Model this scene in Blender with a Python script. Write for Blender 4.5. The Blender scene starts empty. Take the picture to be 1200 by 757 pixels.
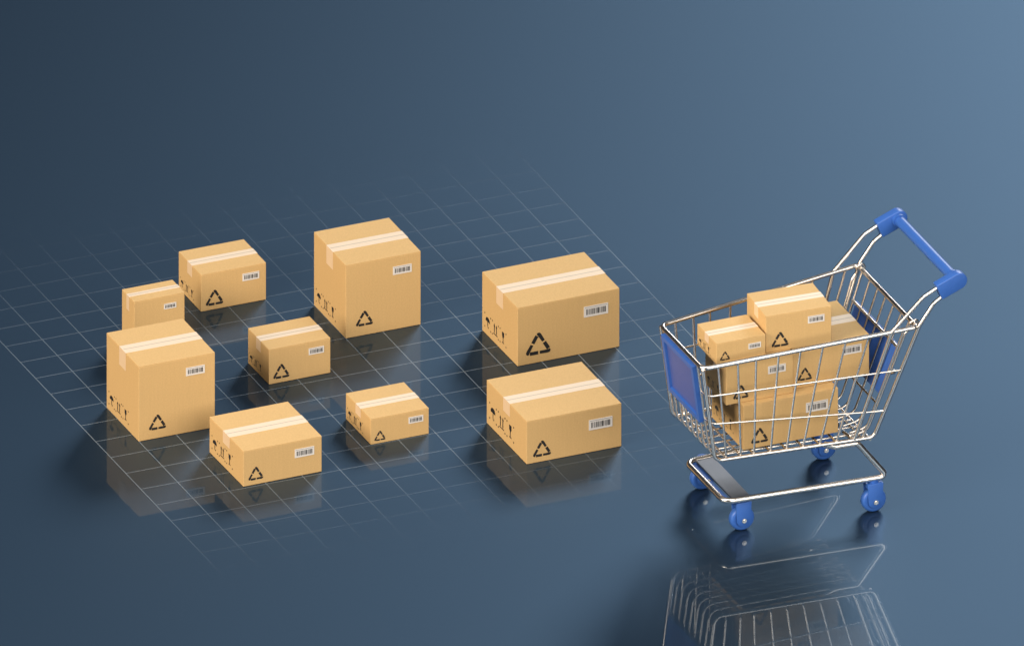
import bpy, bmesh, math
from mathutils import Vector, Matrix

# ------------------------------------------------------------------ camera
U = 0.15                                   # metres per drawing unit
TH, PH = math.radians(23.225), math.radians(26.553)
sc = bpy.context.scene
COL = sc.collection
st, ct, sp_, cp_ = math.sin(TH), math.cos(TH), math.sin(PH), math.cos(PH)
look = Vector((st*cp_, ct*cp_, -sp_))
cam = bpy.data.cameras.new('camera')
cam.type = 'ORTHO'
cam.ortho_scale = 1200/46.8*U
cam.clip_start, cam.clip_end = 0.05, 80
camo = bpy.data.objects.new('camera', cam)
COL.objects.link(camo)
camo.location = -look*9.0
camo.rotation_euler = look.to_track_quat('-Z', 'Y').to_euler()
sc.camera = camo

# ------------------------------------------------------------------ exposure, world, lamps
sc.view_settings.view_transform = 'Standard'
sc.view_settings.look = 'None'
sc.view_settings.exposure = 0
sc.view_settings.gamma = 1
sc.render.film_transparent = False
sc.cycles.max_bounces = 8
sc.cycles.caustics_reflective = False
sc.cycles.caustics_refractive = False
sc.cycles.sample_clamp_indirect = 4

w = bpy.data.worlds.new('World')
sc.world = w
w.use_nodes = True
wn, wl = w.node_tree.nodes, w.node_tree.links
wn.clear()
o_ = wn.new('ShaderNodeOutputWorld')
b_ = wn.new('ShaderNodeBackground')
g_ = wn.new('ShaderNodeTexCoord')
s_ = wn.new('ShaderNodeSeparateXYZ')
r_ = wn.new('ShaderNodeValToRGB')
wl.new(g_.outputs['Generated'], s_.inputs[0])
wl.new(s_.outputs['Z'], r_.inputs[0])
e = r_.color_ramp.elements
e[0].position, e[0].color = 0.0, (0.062, 0.056, 0.054, 1)
e[1].position, e[1].color = 1.0, (0.60, 0.62, 0.66, 1)
m_ = e.new(0.55); m_.color = (0.09, 0.10, 0.12, 1)
wl.new(r_.outputs[0], b_.inputs[0])
b_.inputs[1].default_value = 0.36
wl.new(b_.outputs[0], o_.inputs[0])


def softbox(name, pos, target, sx, sy, watts, color):
    l = bpy.data.lights.new(name, 'AREA')
    l.shape = 'RECTANGLE'
    l.size, l.size_y = sx, sy
    l.energy = watts
    l.color = color
    o = bpy.data.objects.new(name, l)
    COL.objects.link(o)
    o.location = pos
    o.rotation_euler = (Vector(target)-Vector(pos)).to_track_quat('-Z', 'Y').to_euler()
    return o


def at(u, d, z):
    """u metres right of the view axis, d metres beyond it, z up"""
    return (u*ct+d*st, -u*st+d*ct, z)


# warm key from the left, a neutral box above and in front, a front fill, an unseen box added at the right rear to make the floor gradient
softbox('key_softbox', (-14.2, -4.6, 7.5), (0, 0, 0), 7.6, 6.4, 3280, (1.0, 0.86, 0.70))
softbox('overhead_softbox', at(0, -4.6, 8.6), (0, 0, 0), 7.0, 5.0, 320, (0.86, 0.95, 1.0))
softbox('front_softbox', at(4.8, -8.8, 4.4), (0.4, 0, 0.3), 9.0, 4.6, 800, (1.0, 0.93, 0.84))
softbox('added_rear_fill', at(4.35, 10.8, 6.8), at(0.3, 0.5, 0), 4.3, 3.8, 960, (0.92, 0.96, 1.0))

# ------------------------------------------------------------------ materials


def nodes(name):
    m = bpy.data.materials.new(name)
    m.use_nodes = True
    n = m.node_tree.nodes
    return m, n, m.node_tree.links, n['Principled BSDF']


def noise(n, l, scale, detail=3, rough=0.55, vec=None, sx=None):
    t = n.new('ShaderNodeTexNoise')
    t.inputs['Scale'].default_value = scale
    t.inputs['Detail'].default_value = detail
    t.inputs['Roughness'].default_value = rough
    c = n.new('ShaderNodeTexCoord')
    if sx:
        mp = n.new('ShaderNodeMapping')
        mp.inputs['Scale'].default_value = sx
        l.new(c.outputs['Object'], mp.inputs[0]); l.new(mp.outputs[0], t.inputs['Vector'])
    else:
        l.new(c.outputs['Object'], t.inputs['Vector'])
    return t


def ramp(n, l, src, c0, c1, p0=0.3, p1=0.7):
    r = n.new('ShaderNodeValToRGB')
    r.color_ramp.elements[0].position, r.color_ramp.elements[0].color = p0, (*c0, 1)
    r.color_ramp.elements[1].position, r.color_ramp.elements[1].color = p1, (*c1, 1)
    l.new(src, r.inputs[0])
    return r


def bump(n, l, src, bsdf, strength, dist):
    b = n.new('ShaderNodeBump')
    b.inputs['Strength'].default_value = strength
    b.inputs['Distance'].default_value = dist
    l.new(src, b.inputs['Height'])
    l.new(b.outputs[0], bsdf.inputs['Normal'])


def mat_card(name, c0, c1, sheen=False):
    m, n, l, p = nodes(name)
    a = noise(n, l, 190, 4, 0.6)
    f = noise(n, l, 30, 2, 0.5, sx=(4.0, 4.0, 0.25))      # faint upright fluting
    mx = n.new('ShaderNodeMix'); mx.data_type = 'FLOAT'
    mx.inputs[0].default_value = 0.2
    l.new(a.outputs[0], mx.inputs[2]); l.new(f.outputs[0], mx.inputs[3])
    r = ramp(n, l, mx.outputs[0], c0, c1, 0.35, 0.65)
    l.new(r.outputs[0], p.inputs['Base Color'])
    p.inputs['Roughness'].default_value = 0.72
    p.inputs['Specular IOR Level'].default_value = 0.25
    bump(n, l, a.outputs[0], p, 0.4, 0.0016)
    return m


def mat_flat(name, col, rough=0.5, metal=0.0, spec=0.5, alpha=1.0):
    m, n, l, p = nodes(name)
    p.inputs['Base Color'].default_value = (*col, 1)
    p.inputs['Roughness'].default_value = rough
    p.inputs['Metallic'].default_value = metal
    p.inputs['Specular IOR Level'].default_value = spec
    p.inputs['Alpha'].default_value = alpha
    return m


CARD = mat_card('cardboard', (0.60, 0.385, 0.163), (0.67, 0.437, 0.19))
TAPE = mat_flat('packing_tape', (0.80, 0.655, 0.50), 0.4)
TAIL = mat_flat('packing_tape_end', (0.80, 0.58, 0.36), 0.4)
LABEL = mat_flat('label_paper', (0.74, 0.70, 0.66), 0.6)
INK = mat_flat('black_ink', (0.012, 0.010, 0.009), 0.6)
SEAM = mat_flat('seam_line_grey', (0.42, 0.34, 0.27), 0.6)  # thin grey line where the flaps meet, laid over the tape


def mat_plastic(name, c0, c1, rough):
    m, n, l, p = nodes(name)
    a = noise(n, l, 60, 3)
    r = ramp(n, l, a.outputs[0], c0, c1)
    l.new(r.outputs[0], p.inputs['Base Color'])
    p.inputs['Roughness'].default_value = rough
    bump(n, l, noise(n, l, 900, 2).outputs[0], p, 0.08, 0.0004)
    return m


BLUE = mat_plastic('blue_plastic', (0.034, 0.120, 0.43), (0.038, 0.130, 0.46), 0.42)
BLUEP = mat_plastic('blue_panel_face', (0.062, 0.10, 0.34), (0.070, 0.11, 0.36), 0.45)


def mat_chrome():
    m, n, l, p = nodes('polished_steel')
    a = noise(n, l, 40, 3)
    p.inputs['Base Color'].default_value = (0.80, 0.74, 0.68, 1)
    p.inputs['Metallic'].default_value = 1
    r = n.new('ShaderNodeMapRange')
    r.inputs[3].default_value, r.inputs[4].default_value = 0.20, 0.30
    l.new(a.outputs[0], r.inputs[0])
    l.new(r.outputs[0], p.inputs['Roughness'])
    return m


CHROME = mat_chrome()
PLATE = mat_flat('brushed_steel_plate', (0.20, 0.205, 0.22), 0.42, 1.0)


def mat_floor():
    m, n, l, p = nodes('glossy_blue_floor')
    out = n['Material Output']
    p.inputs['Base Color'].default_value = (0.0085, 0.0175, 0.0320, 1)
    p.inputs['Roughness'].default_value = 0.55
    p.inputs['Specular IOR Level'].default_value = 0.0
    p.inputs['Coat Weight'].default_value = 0.0
    gl = n.new('ShaderNodeBsdfGlossy')              # broad satin lobe of the blue lacquer
    gl.inputs['Color'].default_value = (0.050, 0.079, 0.114, 1)
    gl.distribution = 'BECKMANN'
    gl.inputs['Roughness'].default_value = 0.54
    add = n.new('ShaderNodeAddShader')
    l.new(p.outputs[0], add.inputs[0]); l.new(gl.outputs[0], add.inputs[1])
    ct_ = n.new('ShaderNodeBsdfGlossy')             # clear polished top coat
    ct_.inputs['Color'].default_value = (0.80, 0.90, 1, 1)
    ct_.inputs['Roughness'].default_value = 0.02
    fr = n.new('ShaderNodeFresnel'); fr.inputs[0].default_value = 1.29
    mx = n.new('ShaderNodeMixShader')
    l.new(fr.outputs[0], mx.inputs[0]); l.new(add.outputs[0], mx.inputs[1]); l.new(ct_.outputs[0], mx.inputs[2])
    l.new(mx.outputs[0], out.inputs['Surface'])
    return m


FLOOR = mat_floor()

# ------------------------------------------------------------------ mesh helpers (drawing units in, metres out)


def link(name, verts, faces, mat, parent=None, smooth=False, bev=0):
    me = bpy.data.meshes.new(name)
    me.from_pydata([tuple(Vector(v)*U) for v in verts], [], faces)
    me.validate()
    bm = bmesh.new(); bm.from_mesh(me)
    bmesh.ops.recalc_face_normals(bm, faces=bm.faces)
    if bev:
        bmesh.ops.bevel(bm, geom=bm.edges[:], offset=bev*U, segments=2, profile=0.5, affect='EDGES')
    for f in bm.faces:
        f.smooth = smooth
    bm.to_mesh(me); bm.free()
    me.materials.append(mat)
    o = bpy.data.objects.new(name, me)
    COL.objects.link(o)
    if parent:
        o.parent = parent
    return o


def empty(name, loc, rz, label, cat, group=None):
    o = bpy.data.objects.new(name, None)
    COL.objects.link(o)
    o.empty_display_size = 0.1
    o.location = Vector(loc)*U
    o.rotation_euler = (0, 0, rz)
    o['label'] = label
    o['category'] = cat
    if group:
        o['group'] = group
    return o


BOXF = [(0, 1, 2, 3), (7, 6, 5, 4), (0, 4, 5, 1), (1, 5, 6, 2), (2, 6, 7, 3), (3, 7, 4, 0)]


def boxv(x0, x1, y0, y1, z0, z1):
    return [(x0, y0, z0), (x1, y0, z0), (x1, y1, z0), (x0, y1, z0), (x0, y0, z1), (x1, y0, z1), (x1, y1, z1), (x0, y1, z1)]


def fillet(pts, rad, closed=False, n=6):
    """round the corners of a polyline; rad is one number or one per point"""
    P = [Vector(p) for p in pts]
    N = len(P)
    R = rad if isinstance(rad, (list, tuple)) else [rad]*N
    out = []
    for i in range(N):
        if not closed and i in (0, N-1) or R[i] <= 0:
            out.append(P[i]); continue
        a, b, c = P[i-1], P[i], P[(i+1) % N]
        u, v = (a-b), (c-b)
        lu, lv = u.length, v.length
        u.normalize(); v.normalize()
        ang = u.angle(v)
        if ang > math.pi-0.02:
            out.append(b); continue
        d = min(R[i]/math.tan(ang/2), lu*0.48, lv*0.48)
        r = d*math.tan(ang/2)
        bis = (u+v).normalized()
        cen = b+bis*(r/math.sin(ang/2))
        s, e2 = b+u*d-cen, b+v*d-cen
        tot = s.angle(e2)
        for k in range(n+1):
            t = k/n
            q = (s*math.sin((1-t)*tot)+e2*math.sin(t*tot))/math.sin(tot)
            out.append(cen+q)
    return out


def tube(name, pts, r, mat, parent, closed=False, seg=12, rad=0, fn=6):
    P = fillet(pts, rad, closed, fn) if rad else [Vector(p) for p in pts]
    N = len(P)
    T = []
    for i in range(N):
        if closed:
            t = (P[(i+1) % N]-P[i-1])
        else:
            t = P[min(i+1, N-1)]-P[max(i-1, 0)]
        T.append(t.normalized())
    up = Vector((0, 0, 1)) if abs(T[0].z) < 0.9 else Vector((1, 0, 0))
    nrm = (up-T[0]*up.dot(T[0])).normalized()
    fr = []
    for i in range(N):
        if i:
            ax = T[i-1].cross(T[i])
            if ax.length > 1e-7:
                nrm = Matrix.Rotation(T[i-1].angle(T[i]), 3, ax.normalized()) @ nrm
            nrm = (nrm-T[i]*nrm.dot(T[i])).normalized()
        fr.append((nrm.copy(), T[i].cross(nrm)))
    V, F = [], []
    for i in range(N):
        a, b = fr[i]
        for k in range(seg):
            t = 2*math.pi*k/seg
            V.append(P[i]+(a*math.cos(t)+b*math.sin(t))*r)
    rng = N if closed else N-1
    off = 0
    if closed:   # least twist between last and first ring
        best = 1e9
        for o in range(seg):
            dd = sum((V[(N-1)*seg+k]-V[(k+o) % seg]).length for k in range(seg))
            if dd < best:
                best, off = dd, o
    for i in range(rng):
        for k in range(seg):
            a, b = i*seg+k, i*seg+(k+1) % seg
            if closed and i == N-1:
                c, d = (k+1+off) % seg, (k+off) % seg
            else:
                c, d = (i+1)*seg+(k+1) % seg, (i+1)*seg+k
            F.append((a, b, c, d))
    if not closed:
        F.append(tuple(range(seg))[::-1])
        F.append(tuple((N-1)*seg+k for k in range(seg)))
    o = link(name, V, F, mat, parent, smooth=True)
    o.data.set_sharp_from_angle(angle=math.radians(60))
    return o


def prism(name, prof, y0, y1, mat, parent, bev=0.0, seg=2):
    """profile in the x-z plane, pushed from y0 to y1"""
    n = len(prof)
    V = [(x, y0, z) for x, z in prof]+[(x, y1, z) for x, z in prof]
    F = [tuple(range(n)), tuple(range(n, 2*n))[::-1]]
    F += [(i, (i+1) % n, n+(i+1) % n, n+i) for i in range(n)]
    o = link(name, V, F, mat, parent)
    if bev:
        me = o.data
        bm = bmesh.new(); bm.from_mesh(me)
        ed = [x for x in bm.edges if x.calc_face_angle(0) > 0.6]
        bmesh.ops.bevel(bm, geom=ed, offset=bev*U, segments=seg, profile=0.5, affect='EDGES')
        bm.to_mesh(me); bm.free()
    for f in o.data.polygons:
        f.use_smooth = True
    o.data.set_sharp_from_angle(angle=math.radians(35))
    return o


# ------------------------------------------------------------------ floor and its printed grid
S = 75
fl = link('floor', [(-S, -S, 0), (S, -S, 0), (S, S, 0), (-S, S, 0)], [(0, 1, 2, 3)], FLOOR)
fl['kind'] = 'structure'

GX, GY, GSX, GSY, GR = -12.199, -1.996, 1.0024, 0.963, -0.0033


def mat_grid():
    m, n, l, p = nodes('fading_grid_paint')
    p.inputs['Base Color'].default_value = (0.62, 0.74, 0.86, 1)
    p.inputs['Roughness'].default_value = 0.5
    c = n.new('ShaderNodeTexCoord')
    s = n.new('ShaderNodeSeparateXYZ')
    l.new(c.outputs['Object'], s.inputs[0])

    def band(lo, hi):
        mr = n.new('ShaderNodeMapRange'); mr.interpolation_type = 'SMOOTHSTEP'
        mr.inputs[1].default_value, mr.inputs[2].default_value = lo*U, hi*U
        mr.inputs[3].default_value, mr.inputs[4].default_value = 0, 1
        return mr
    # the print thins out towards its front and its back edge
    sk = n.new('ShaderNodeMath'); sk.operation = 'MULTIPLY_ADD'
    l.new(s.outputs['X'], sk.inputs[0]); sk.inputs[1].default_value = -0.02
    l.new(s.outputs['Y'], sk.inputs[2])
    lo = band(-8.9, -1.0); l.new(sk.outputs[0], lo.inputs[0])
    sk2 = n.new('ShaderNodeMath'); sk2.operation = 'MULTIPLY_ADD'
    l.new(s.outputs['X'], sk2.inputs[0]); sk2.inputs[1].default_value = -0.02
    l.new(s.outputs['Y'], sk2.inputs[2])
    hi = band(12.2, 1.0); l.new(sk2.outputs[0], hi.inputs[0])
    mu = n.new('ShaderNodeMath'); mu.operation = 'MULTIPLY'
    l.new(lo.outputs[0], mu.inputs[0]); l.new(hi.outputs[0], mu.inputs[1])
    mu2 = n.new('ShaderNodeMath'); mu2.operation = 'MULTIPLY'
    l.new(mu.outputs[0], mu2.inputs[0]); mu2.inputs[1].default_value = 0.26
    l.new(mu2.outputs[0], p.inputs['Alpha'])
    return m


gv, gf = [], []


def strip(x0, x1, y0, y1, z):
    k = len(gv)
    gv.extend([(x0, y0, z), (x1, y0, z), (x1, y1, z), (x0, y1, z)])
    gf.append((k, k+1, k+2, k+3))


JLO, JHI, HW = -9, 13, 0.011
for i in range(17):
    strip(i*GSX-HW, i*GSX+HW, JLO*GSY, JHI*GSY, 0.003)
for j in range(JLO, JHI+1):
    for i in range(16):       # butted between the long lines, so nothing overlaps
        strip(i*GSX+HW, (i+1)*GSX-HW, j*GSY-HW, j*GSY+HW, 0.003)
gr = link('floor_grid_lines', gv, gf, mat_grid())
gr.location = (GX*U, GY*U, 0)
gr.rotation_euler = (0, 0, GR)
gr['kind'] = 'structure'

# ------------------------------------------------------------------ flat print drawn in (u, v)


def bars(polys, place):
    V, F = [], []
    for poly in polys:
        k = len(V)
        V.extend(place(u, v) for u, v in poly)
        F.append(tuple(range(k, k+len(poly))))
    return V, F


def band2(path, wdt, taper0=1.0, taper1=1.0):
    """a ribbon along a 2D path as quads"""
    out = []
    n = len(path)
    L, R = [], []
    for i, (x, y) in enumerate(path):
        x0, y0 = path[max(i-1, 0)]; x1, y1 = path[min(i+1, n-1)]
        dx, dy = x1-x0, y1-y0
        d = math.hypot(dx, dy) or 1
        t = i/(n-1)
        ww = wdt/2*(taper0+(1-taper0)*min(1, t*4))*(taper1+(1-taper1)*min(1, (1-t)*4))
        L.append((x-dy/d*ww, y+dx/d*ww)); R.append((x+dy/d*ww, y-dx/d*ww))
    for i in range(n-1):
        out.append([L[i], L[i+1], R[i+1], R[i]])
    return out


def recycle_polys(cu, cv, size):
    h = size*0.86
    A = [(cu, cv+h*0.56), (cu+size*0.5, cv-h*0.44), (cu-size*0.5, cv-h*0.44)]
    wd = size*0.155
    out = []
    c = lambda p, q, t: (p[0]+(q[0]-p[0])*t, p[1]+(q[1]-p[1])*t)
    for k in range(3):
        prev, cur, nxt = A[k-1], A[k], A[(k+1) % 3]
        # folded piece round the corner
        s0 = c(cur, prev, 0.10)
        path = [s0]
        e1, e2 = c(cur, prev, 0.09), c(cur, nxt, 0.13)
        for t in (0.25, 0.5, 0.75, 1.0):
            a, b = c(e1, cur, t), c(cur, e2, t)
            path.append(c(a, b, t))
        path.append(c(cur, nxt, 0.44))
        out += band2(path, wd, 0.35, 0.85)
        out += band2([c(cur, nxt, 0.51), c(cur, nxt, 0.87)], wd)
    return out


def disc(cu, cv, r, n=6):
    return [[(cu+r*math.cos(2*math.pi*k/n), cv+r*math.sin(2*math.pi*k/n)) for k in range(n)]]


def rect(u0, u1, v0, v1):
    return [[(u0, v0), (u1, v0), (u1, v1), (u0, v1)]]


def frame_marks(cx, cy, s):
    out = []
    for a in (-1, 1):
        for b in (-1, 1):
            out += disc(cx+a*s*0.5, cy+b*s*0.5, s*0.065)
    return out


def umbrella(cx, cy, s):
    out = frame_marks(cx, cy, s)
    n = 8
    dome = [(cx+s*0.36*math.cos(math.pi*k/n), cy+s*0.02+s*0.34*math.sin(math.pi*k/n)) for k in range(n+1)]
    out.append(dome)
    out += rect(cx-s*0.045, cx+s*0.045, cy-s*0.36, cy+s*0.018)
    out += band2([(cx+0.0, cy-s*0.37), (cx+s*0.06, cy-s*0.43), (cx+s*0.14, cy-s*0.40), (cx+s*0.16, cy-s*0.30)], s*0.05)
    return out


def arrows(cx, cy, s):
    out = frame_marks(cx, cy, s)
    for a in (-0.18, 0.18):
        x = cx+a*s
        out.append([(x-s*0.13, cy+s*0.20), (x+s*0.13, cy+s*0.20), (x, cy+s*0.42)])
        out += rect(x-s*0.055, x+s*0.055, cy-s*0.28, cy+s*0.199)
    out += rect(cx-s*0.34, cx+s*0.34, cy-s*0.40, cy-s*0.33)
    return out


def glass(cx, cy, s):
    out = frame_marks(cx, cy, s)
    out.append([(cx-s*0.06, cy-s*0.02), (cx+s*0.06, cy-s*0.02), (cx+s*0.17, cy+s*0.14), (cx+s*0.18, cy+s*0.42), (cx-s*0.18, cy+s*0.42), (cx-s*0.17, cy+s*0.14)])
    out += rect(cx-s*0.045, cx+s*0.045, cy-s*0.34, cy-s*0.021)
    out += rect(cx-s*0.16, cx+s*0.16, cy-s*0.41, cy-s*0.341)
    return out


BAR = [2, 1, 1, 2, 1, 1, 1, 2, 2, 1, 1, 1, 2, 2, 1, 1, 1, 1, 3, 1, 1, 2, 1, 1, 1, 1, 1, 1, 2, 1, 2]


def make_box(loc, w, d, h, rz, tri, lab, label, group):
    """a taped carton: loc is its near left bottom corner; tri = (u, v, size); lab = (right margin, top margin, width)"""
    t = empty('cardboard_box', loc, rz, label, 'box', group)
    g = 0.004
    body = link('carton', boxv(0, w, 0, d, 0.004, h-0.02), BOXF, CARD, t, bev=0.012)
    m = d/2
    for y0, y1 in ((0.002, m-0.008), (m+0.008, d-0.002)):       # the two top flaps
        link('top_flap', boxv(0.002, w-0.002, y0, y1, h-0.019, h), BOXF, CARD, t, bev=0.006)
    tw = min(0.42, 0.19*d+0.03)*0.5
    tail = min(0.5, 0.22*h+0.1)
    tp = link('packing_tape', boxv(-0.004, w+0.004, m-tw, m+tw, h+0.001, h+0.006), BOXF, TAPE, t)
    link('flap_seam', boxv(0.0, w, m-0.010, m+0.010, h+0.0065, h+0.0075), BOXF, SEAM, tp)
    link('tape_end', boxv(-0.0055, -0.0015, m-tw, m+tw, h-tail, h+0.0005), BOXF, TAIL, t)
    link('tape_end', boxv(w+0.0015, w+0.0055, m-tw, m+tw, h-tail, h+0.0005), BOXF, TAIL, t)
    # recycling mark on the near face
    V, F = bars(recycle_polys(*tri), lambda u, v: (u, -g, v))
    link('recycling_mark', V, F, INK, t)
    # barcode label
    rm, tm, lw = lab
    lh = lw*0.45
    x1, z1 = w-rm, h-tm
    x0, z0 = x1-lw, z1-lh
    lb = link('shipping_label', boxv(x0, x1, -0.008, -0.001, z0, z1), BOXF, LABEL, t)
    tot = sum(BAR)
    bw = lw*0.80/tot
    polys, x = [], x0+lw*0.10
    for k, b in enumerate(BAR):
        if k % 2 == 0:
            polys += rect(x, x+b*bw, z0+lh*0.20, z0+lh*0.74)
        x += b*bw
    e_ = lw*0.012
    for a in (rect(x0+lw*.04, x1-lw*.04, z1-lh*.12, z1-lh*.12+e_), ):
        polys += a
    V, F = bars(polys, lambda u, v: (u, -0.010, v))
    link('barcode', V, F, INK, lb)
    # handling symbols on the left face (u runs from the back edge to the near edge)
    k = d/2.22
    for fn, off in ((umbrella, 0.36), (arrows, 0.84), (glass, 1.32)):
        V, F = bars(fn(off*k, (0.22+0.17)*k if h > 0.8 else 0.33*k, 0.37*k), lambda u, v: (-g, d-u, v))
        link('handling_symbol', V, F, INK, t)['kind'] = 'stuff'      # tiny print, joined
    return t


G1 = 'cardboard boxes standing on the grid floor'
# loc, w, d, h, rot, tri(u, v, size), label(right, top, width)
make_box((-11.212, -2.425, 0), 2.073, 2.071, 2.097, -.006, (.51, .45, .43), (.28, .28, .51),
         'tall square cardboard box farthest left, standing in front of the half-hidden narrow box', G1)
make_box((-4.176, .828, 0), 2.042, 2.043, 2.051, -.005, (.51, .47, .43), (.25, .29, .51),
         'tall square cardboard box in the rear middle, behind the two smallest boxes', G1)
make_box((-.836, -2.297, 0), 2.787, 2.221, 1.635, .005, (.57, .52, .63), (.315, .33, .66),
         'largest wide cardboard box with the biggest triangle mark, behind another wide box near the cart', G1)
make_box((-9.80, -5.78, 0), 2.143, 2.115, .996, .008, (.34, .31, .375), (.21, .23, .53),
         'low cardboard box nearest the viewer, in front of the tall left box', G1)
make_box((-6.916, 3.632, 0), 1.772, 1.433, 1.035, -.004, (.37, .33, .44), (.19, .19, .455),
         'medium cardboard box at the back left, just right of the half-hidden narrow box', G1)
make_box((-2.787, -7.424, 0), 2.585, 2.541, 1.206, 0, (.42, .365, .455), (.25, .30, .64),
         'wide flat cardboard box standing alone in front of the largest box, left of the cart', G1)
make_box((-6.958, -.779, 0), 1.68, 1.321, .981, .003, (.34, .31, .41), (.18, .18, .415),
         'small cardboard box in the middle of the group, front left of the rear tall box', G1)
make_box((-5.943, -4.878, 0), 1.585, 1.58, .724, 0, (.25, .21, .28), (.155, .155, .40),
         'smallest flat cardboard box with a tiny triangle mark, right of the nearest low box', G1)
make_box((-9.30, 2.33, 0), 1.38, .77, 1.35, 0, (.36, .32, .34), (.23, .22, .335),
         'narrow cardboard box half hidden behind the tall left box', G1)

# ------------------------------------------------------------------ shopping cart
CX, CY = 0.736, -11.775
cart = empty('shopping_cart', (CX, CY, 0), 0,
             'silver wire shopping cart with blue handle, blue wheels and five boxes inside', 'shopping cart')
TF, TR = Vector((-1.17, -1.33, 4.81)), Vector((4.44, -1.89, 5.14))
BF, BR = Vector((-.83, -1.33, 2.20)), Vector((3.33, -1.60, 2.14))
mir = lambda p: Vector((p[0], -p[1], p[2]))


def side(s, t):
    return (TF.lerp(TR, s)).lerp(BF.lerp(BR, s), t)


RW = 0.032
# rim
tube('basket_rim', [TF, TR, mir(TR), mir(TF)], 0.062, CHROME, cart, closed=True, rad=[.22, .10, .10, .22], seg=14, fn=8)
# side wires: down one side, under the basket and up the other
for s in (.073, .165, .25, .355, .457, .562, .668, .774, .94):
    a, b = side(s, 0.01), side(s, 1)
    tube('basket_wire', [a, b, mir(b), mir(a)], RW, CHROME, cart, rad=.14, seg=8)
# horizontal wires round the front
for tf, tr in ((.30, .385), (.60, .755)):
    a, b = TF.lerp(BF, tf), TR.lerp(BR, tr)
    a = a+Vector((0, -.03, 0)); b = b+Vector((0, -.03, 0))
    tube('basket_band', [b, a, mir(a), mir(b)], .027, CHROME, cart, rad=.20, seg=8)
# front wires running on along the basket floor to the rear
NF = 7
for k in range(NF):
    q = (k+1)/(NF+1)*2-1
    top = Vector((TF.x+.0, q*1.33, TF.z-.02)); bot = Vector((BF.x, q*1.33, BF.z-.05)); rear = Vector((BR.x-.02, q*1.58, BR.z-.05))
    tube('floor_wire', [top, bot, rear], RW, CHROME, cart, rad=.30, seg=8)
tube('floor_wire', [BR+Vector((-.04, 0, -.05)), mir(BR)+Vector((-.04, 0, -.05))], .034, CHROME, cart, seg=8)
# handle rods: the rear pair carries on as corner posts and floor edge of the basket
for sgn in (1, -1):
    f = (lambda p: Vector(p)) if sgn == 1 else mir
    bot0, bot1, top0 = BR+Vector((0, 0, -.02)), BF+Vector((0, 0, -.02)), TF+Vector((.015, 0, -.02))
    p2 = [(5.17, -1.895, 5.90), (4.90, -1.895, 5.73), (4.50, -1.90, 5.18), tuple(BR+Vector((0.05, 0, 0))), tuple(bot1), tuple(top0)]
    tube('handle_rod', [f(q) for q in p2], .052, CHROME, cart, rad=[0, .30, .3, .20, .22, 0], seg=10)
    e1 = side(.886, 1)
    p1 = [(5.05, -1.895, 6.17), (4.62, -1.895, 5.96), (3.76, -1.85, 5.11), tuple(e1+Vector((0, -.02, 0))), tuple(e1+Vector((-.05, .55, -.02)))]
    tube('handle_rod', [f(q) for q in p1], .050, CHROME, cart, rad=[0, .35, .3, .12, 0], seg=10)

# blue handle
pr = []
d0, d1 = Vector((.93, .37)).normalized(), Vector((.37, -.93)).normalized()
A0 = Vector((4.915, 6.25))
L_, Hh = .575, .45
cc = A0+d0*L_+d1*(Hh/2)
pr.append(A0); pr.append(A0+d0*L_*0.5)
for k in range(13):
    a = math.pi*k/12
    pr.append(cc+(-d1)*math.cos(a)*Hh/2+d0*math.sin(a)*Hh/2)
pr.append(A0+d1*Hh+d0*L_*0.5); pr.append(A0+d1*Hh)
for y0, y1 in ((-2.02, -1.77), (1.77, 2.02)):
    prism('handle_bracket', [tuple(q) for q in pr], y0, y1, BLUE, cart, bev=.025, seg=3)
hx, hz = cc.x-.03, cc.y+.0
tube('handle_bar', [(hx, -1.78, hz), (hx, 1.78, hz)], .138, BLUE, cart, seg=28)
for s in (1, -1):
    tube('handle_collar', [(hx, s*1.775, hz), (hx, s*1.66, hz)], .178, BLUE, cart, seg=28)

# rear gate, hung inside the rear rim bar
sl = (4.44-3.33)/(5.14-2.14)


def gp(y, dd, off=0.0):
    """a point on the gate plane, dd below the rim"""
    wy = 1-(0.155*dd/3.0)
    return Vector((4.40-sl*dd+off, y*wy, 5.14-dd))


gate = tube('rear_gate_bar', [gp(-1.45, .69, -.05), gp(1.45, .69, -.05)], .042, CHROME, cart, seg=10)
for dd in (2.17, ):
    tube('gate_band', [gp(-1.6, dd, -.05), gp(1.6, dd, -.05)], .032, CHROME, gate, seg=8)
for k in range(7):
    y = -1.5+k*.5
    tube('gate_wire', [gp(y, .03), gp(y, 2.86), gp(y, 2.93, -.45)], .033, CHROME, gate, rad=[0, .3, 0], seg=8)
for s in (1, -1):      # side rods of the gate, each hooked over the rim bar
    hook = []
    for k in range(9):
        a = math.radians(-60+k*35)
        hook.append(Vector((4.44+.115*math.cos(a), s*1.70, 5.14+.115*math.sin(a))))
    tube('gate_hook', hook+[gp(s*1.70, .25, -.11), gp(s*1.66, 2.90, -.05), gp(s*1.62, 2.95, -.5)], .034, CHROME, gate, rad=[0]*9+[.2, .3, 0], seg=8)
# short hinge clips half way down the rear corners
for s in (1, -1):
    tube('gate_hook', [gp(s*1.50, 1.42, -.03), gp(s*1.74, 1.30, .04), gp(s*1.86, 1.16, -.10)], .030, CHROME, gate, rad=.08, seg=8)
# blue flap on the gate
V = []
for off in (.035, .085):
    V += [gp(-1.44, .72, off), gp(1.44, .72, off), gp(1.42, 2.02, off), gp(-1.42, 2.02, off)]
flap = link('gate_flap', V, BOXF, BLUE, cart, bev=.012)

# blue sign panel on the front
FD = Vector((BF.x-TF.x, 0, BF.z-TF.z)).normalized()
FN = Vector((-abs(FD.z), 0, -abs(FD.x))).normalized()       # outward


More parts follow.
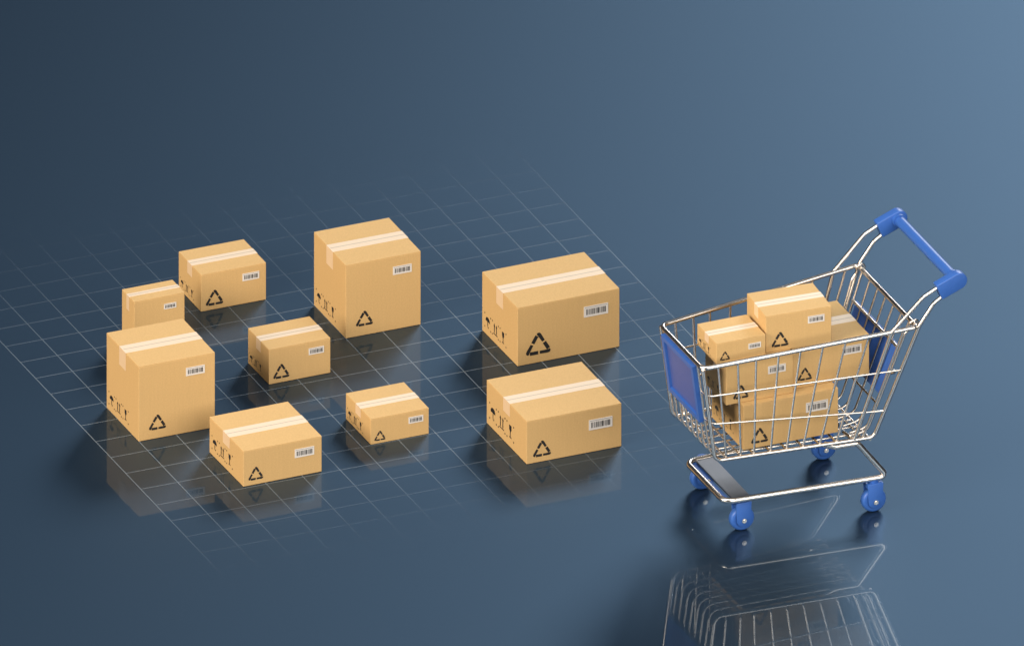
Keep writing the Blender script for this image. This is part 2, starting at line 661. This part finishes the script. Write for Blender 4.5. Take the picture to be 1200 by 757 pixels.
def fp(y, dn, out):
    b = Vector((TF.x, 0, TF.z))+FD*dn+FN*out
    return (b.x, y, b.z)


def slab(name, y0, y1, a, b, o0, o1, mat, parent, bev=0):
    return link(name, [fp(y0, a, o0), fp(y1, a, o0), fp(y1, b, o0), fp(y0, b, o0),
                       fp(y0, a, o1), fp(y1, a, o1), fp(y1, b, o1), fp(y0, b, o1)], BOXF, mat, parent, bev=bev)


# one frame mesh with an opening, built from two rings
def ring(y, a, b, o):
    return [fp(-y, a, o), fp(y, a, o), fp(y, b, o), fp(-y, b, o)]


pa, pb = 0.05, 1.66
V = ring(1.0, pa, pb, .03)+ring(1.0, pa, pb, .145)+ring(.86, pa+.13, pb-.13, .145)+ring(.84, pa+.15, pb-.15, .075)
F = [(0, 1, 2, 3)]
for k in range(4):
    j = (k+1) % 4
    F += [(k, j, 4+j, 4+k), (4+k, 4+j, 8+j, 8+k), (8+k, 8+j, 12+j, 12+k)]
F.append((12, 13, 14, 15))
pan = link('sign_panel', V, F, BLUE, cart)
slab('panel_insert', -.835, .835, pa+.155, pb-.155, .077, .083, BLUEP, pan)

# chassis: a front loop, two rails, rear bends rising to the basket floor
zc = .92
P1 = Vector((3.80, -1.50, zc)); P2 = Vector((3.0, -1.46, 1.985)); P3 = Vector((2.40, -1.43, 1.985)); P4 = Vector((2.12, -1.40, 2.10))
ch = [P4, P3, P2, P1, Vector((-.52, -1.22, zc)), Vector((-.52, 1.22, zc)), mir(P1), mir(P2), mir(P3), mir(P4)]
tube('chassis_tube', ch, .075, CHROME, cart, rad=[0, .2, .14, .10, .28, .28, .10, .14, .2, 0], seg=16, fn=8)
link('chassis_plate', [(-.28, -1.17, .885), (.20, -1.21, .885), (.20, 1.21, .885), (-.28, 1.17, .885),
                       (-.28, -1.17, .94), (.20, -1.21, .94), (.20, 1.21, .94), (-.28, 1.17, .94)], BOXF, PLATE, cart, bev=.01)
link('chassis_strip', boxv(-.42, -.31, -1.12, 1.12, .80, .88), BOXF, BLUE, cart, bev=.012)
tube('screw', [(-.37, .1, .88), (-.37, .1, .90)], .045, CHROME, cart, seg=10)


def caster(x, y, s):
    """fork, wheel and bolt; the fork's side plates face +-y; s points outwards"""
    W = .20
    prf = [(-.22, .80)]
    prf = [(-.21, .815), (-.19, .33)]
    for k in range(11):
        a = math.pi+math.pi*k/10
        prf.append((.0+.19*math.cos(a), .32+.19*math.sin(a)))
    prf += [(.19, .33), (.21, .815)]
    prf = [(x+a, b) for a, b in prf]
    yo = y            # outer face
    yi = y+s*-.34
    f = prism('caster_fork', prf, min(yo, yo-s*.045), max(yo, yo-s*.045), BLUE, cart, bev=.012)
    prism('fork_plate', prf, min(yi, yi+s*.045), max(yi, yi+s*.045), BLUE, f, bev=.012)
    ya, yb = sorted((yo-s*.045, yi+s*.045))
    link('fork_crown', boxv(x-.21, x+.21, ya, yb, .70, .815), BOXF, BLUE, f)
    tube('fork_stem', [(x, (yo+yi)/2, .81), (x, (yo+yi)/2, .90)], .13, BLUE, f, seg=16)
    ym = (yo+yi)/2
    # wheel with rounded tread
    prof = [(-.12, 0.0), (-.12, .14), (-.105, .16), (-.12, .25), (-.11, .29), (-.07, .32), (.07, .32), (.11, .29), (.12, .25), (.105, .16), (.12, .14), (.12, 0.0)]
    N = 36
    V, F = [], []
    for k in range(N):
        a = 2*math.pi*k/N
        for (yy, rr) in prof[1:-1]:
            V.append((x+rr*math.cos(a), ym+yy, .322+rr*math.sin(a)))
    M = len(prof)-2
    for k in range(N):
        for j in range(M-1):
            F.append((k*M+j, k*M+j+1, ((k+1) % N)*M+j+1, ((k+1) % N)*M+j))
    F.append(tuple(k*M for k in range(N))); F.append(tuple(k*M+M-1 for k in range(N))[::-1])
    wh = link('wheel', V, F, BLUE, f, smooth=True)
    wh.data.set_sharp_from_angle(angle=math.radians(40))
    ends = sorted((yo, yi))
    tube('axle_bolt', [(x, ends[0]-.045, .31), (x, ends[1]+.045, .31)], .036, CHROME, f, seg=10)
    for q, dq in ((ends[0], -1), (ends[1], 1)):
        tube('bolt_head', [(x, q, .31), (x, q+dq*.028, .31)], .066, CHROME, f, seg=6)


caster(0, -1.25, -1)
caster(0, 1.57, 1)
caster(3.44, -1.60, -1)
caster(3.44, 1.90, 1)

# ------------------------------------------------------------------ boxes in the cart
G2 = 'cardboard boxes stacked in the shopping cart'
c = lambda x, y, z: (CX+x, CY+y, z)
make_box(c(.03, -1.14, 2.215), 2.58, 2.02, 1.24, 0, (.44, .33, .43), (.28, .25, .60),
         'widest box lying on the wire bottom of the cart, under all the other boxes', G2)
make_box(c(-.36, -.95, 3.459), 1.82, 1.33, 1.14, 0, (.40, .30, .39), (.20, .27, .48),
         'box in the cart behind the blue front panel, directly under the small box', G2)
make_box(c(1.53, -.775, 3.459), 2.08, 2.05, 1.14, 0, (.33, .36, .36), (.21, .22, .52),
         'deep box in the cart next to the blue rear flap, partly under the top box', G2)
make_box(c(-.585, -.856, 4.602), 1.34, 1.22, .585, 0, (.23, .20, .25), (.13, .17, .34),
         'smallest box in the cart, stacked at the front left of the pile', G2)
make_box(c(.81, -.74, 4.603), 1.75, 1.38, 1.02, -.055, (.38, .31, .42), (.19, .19, .44),
         'topmost box of the pile, rising above the cart rim in the middle', G2)
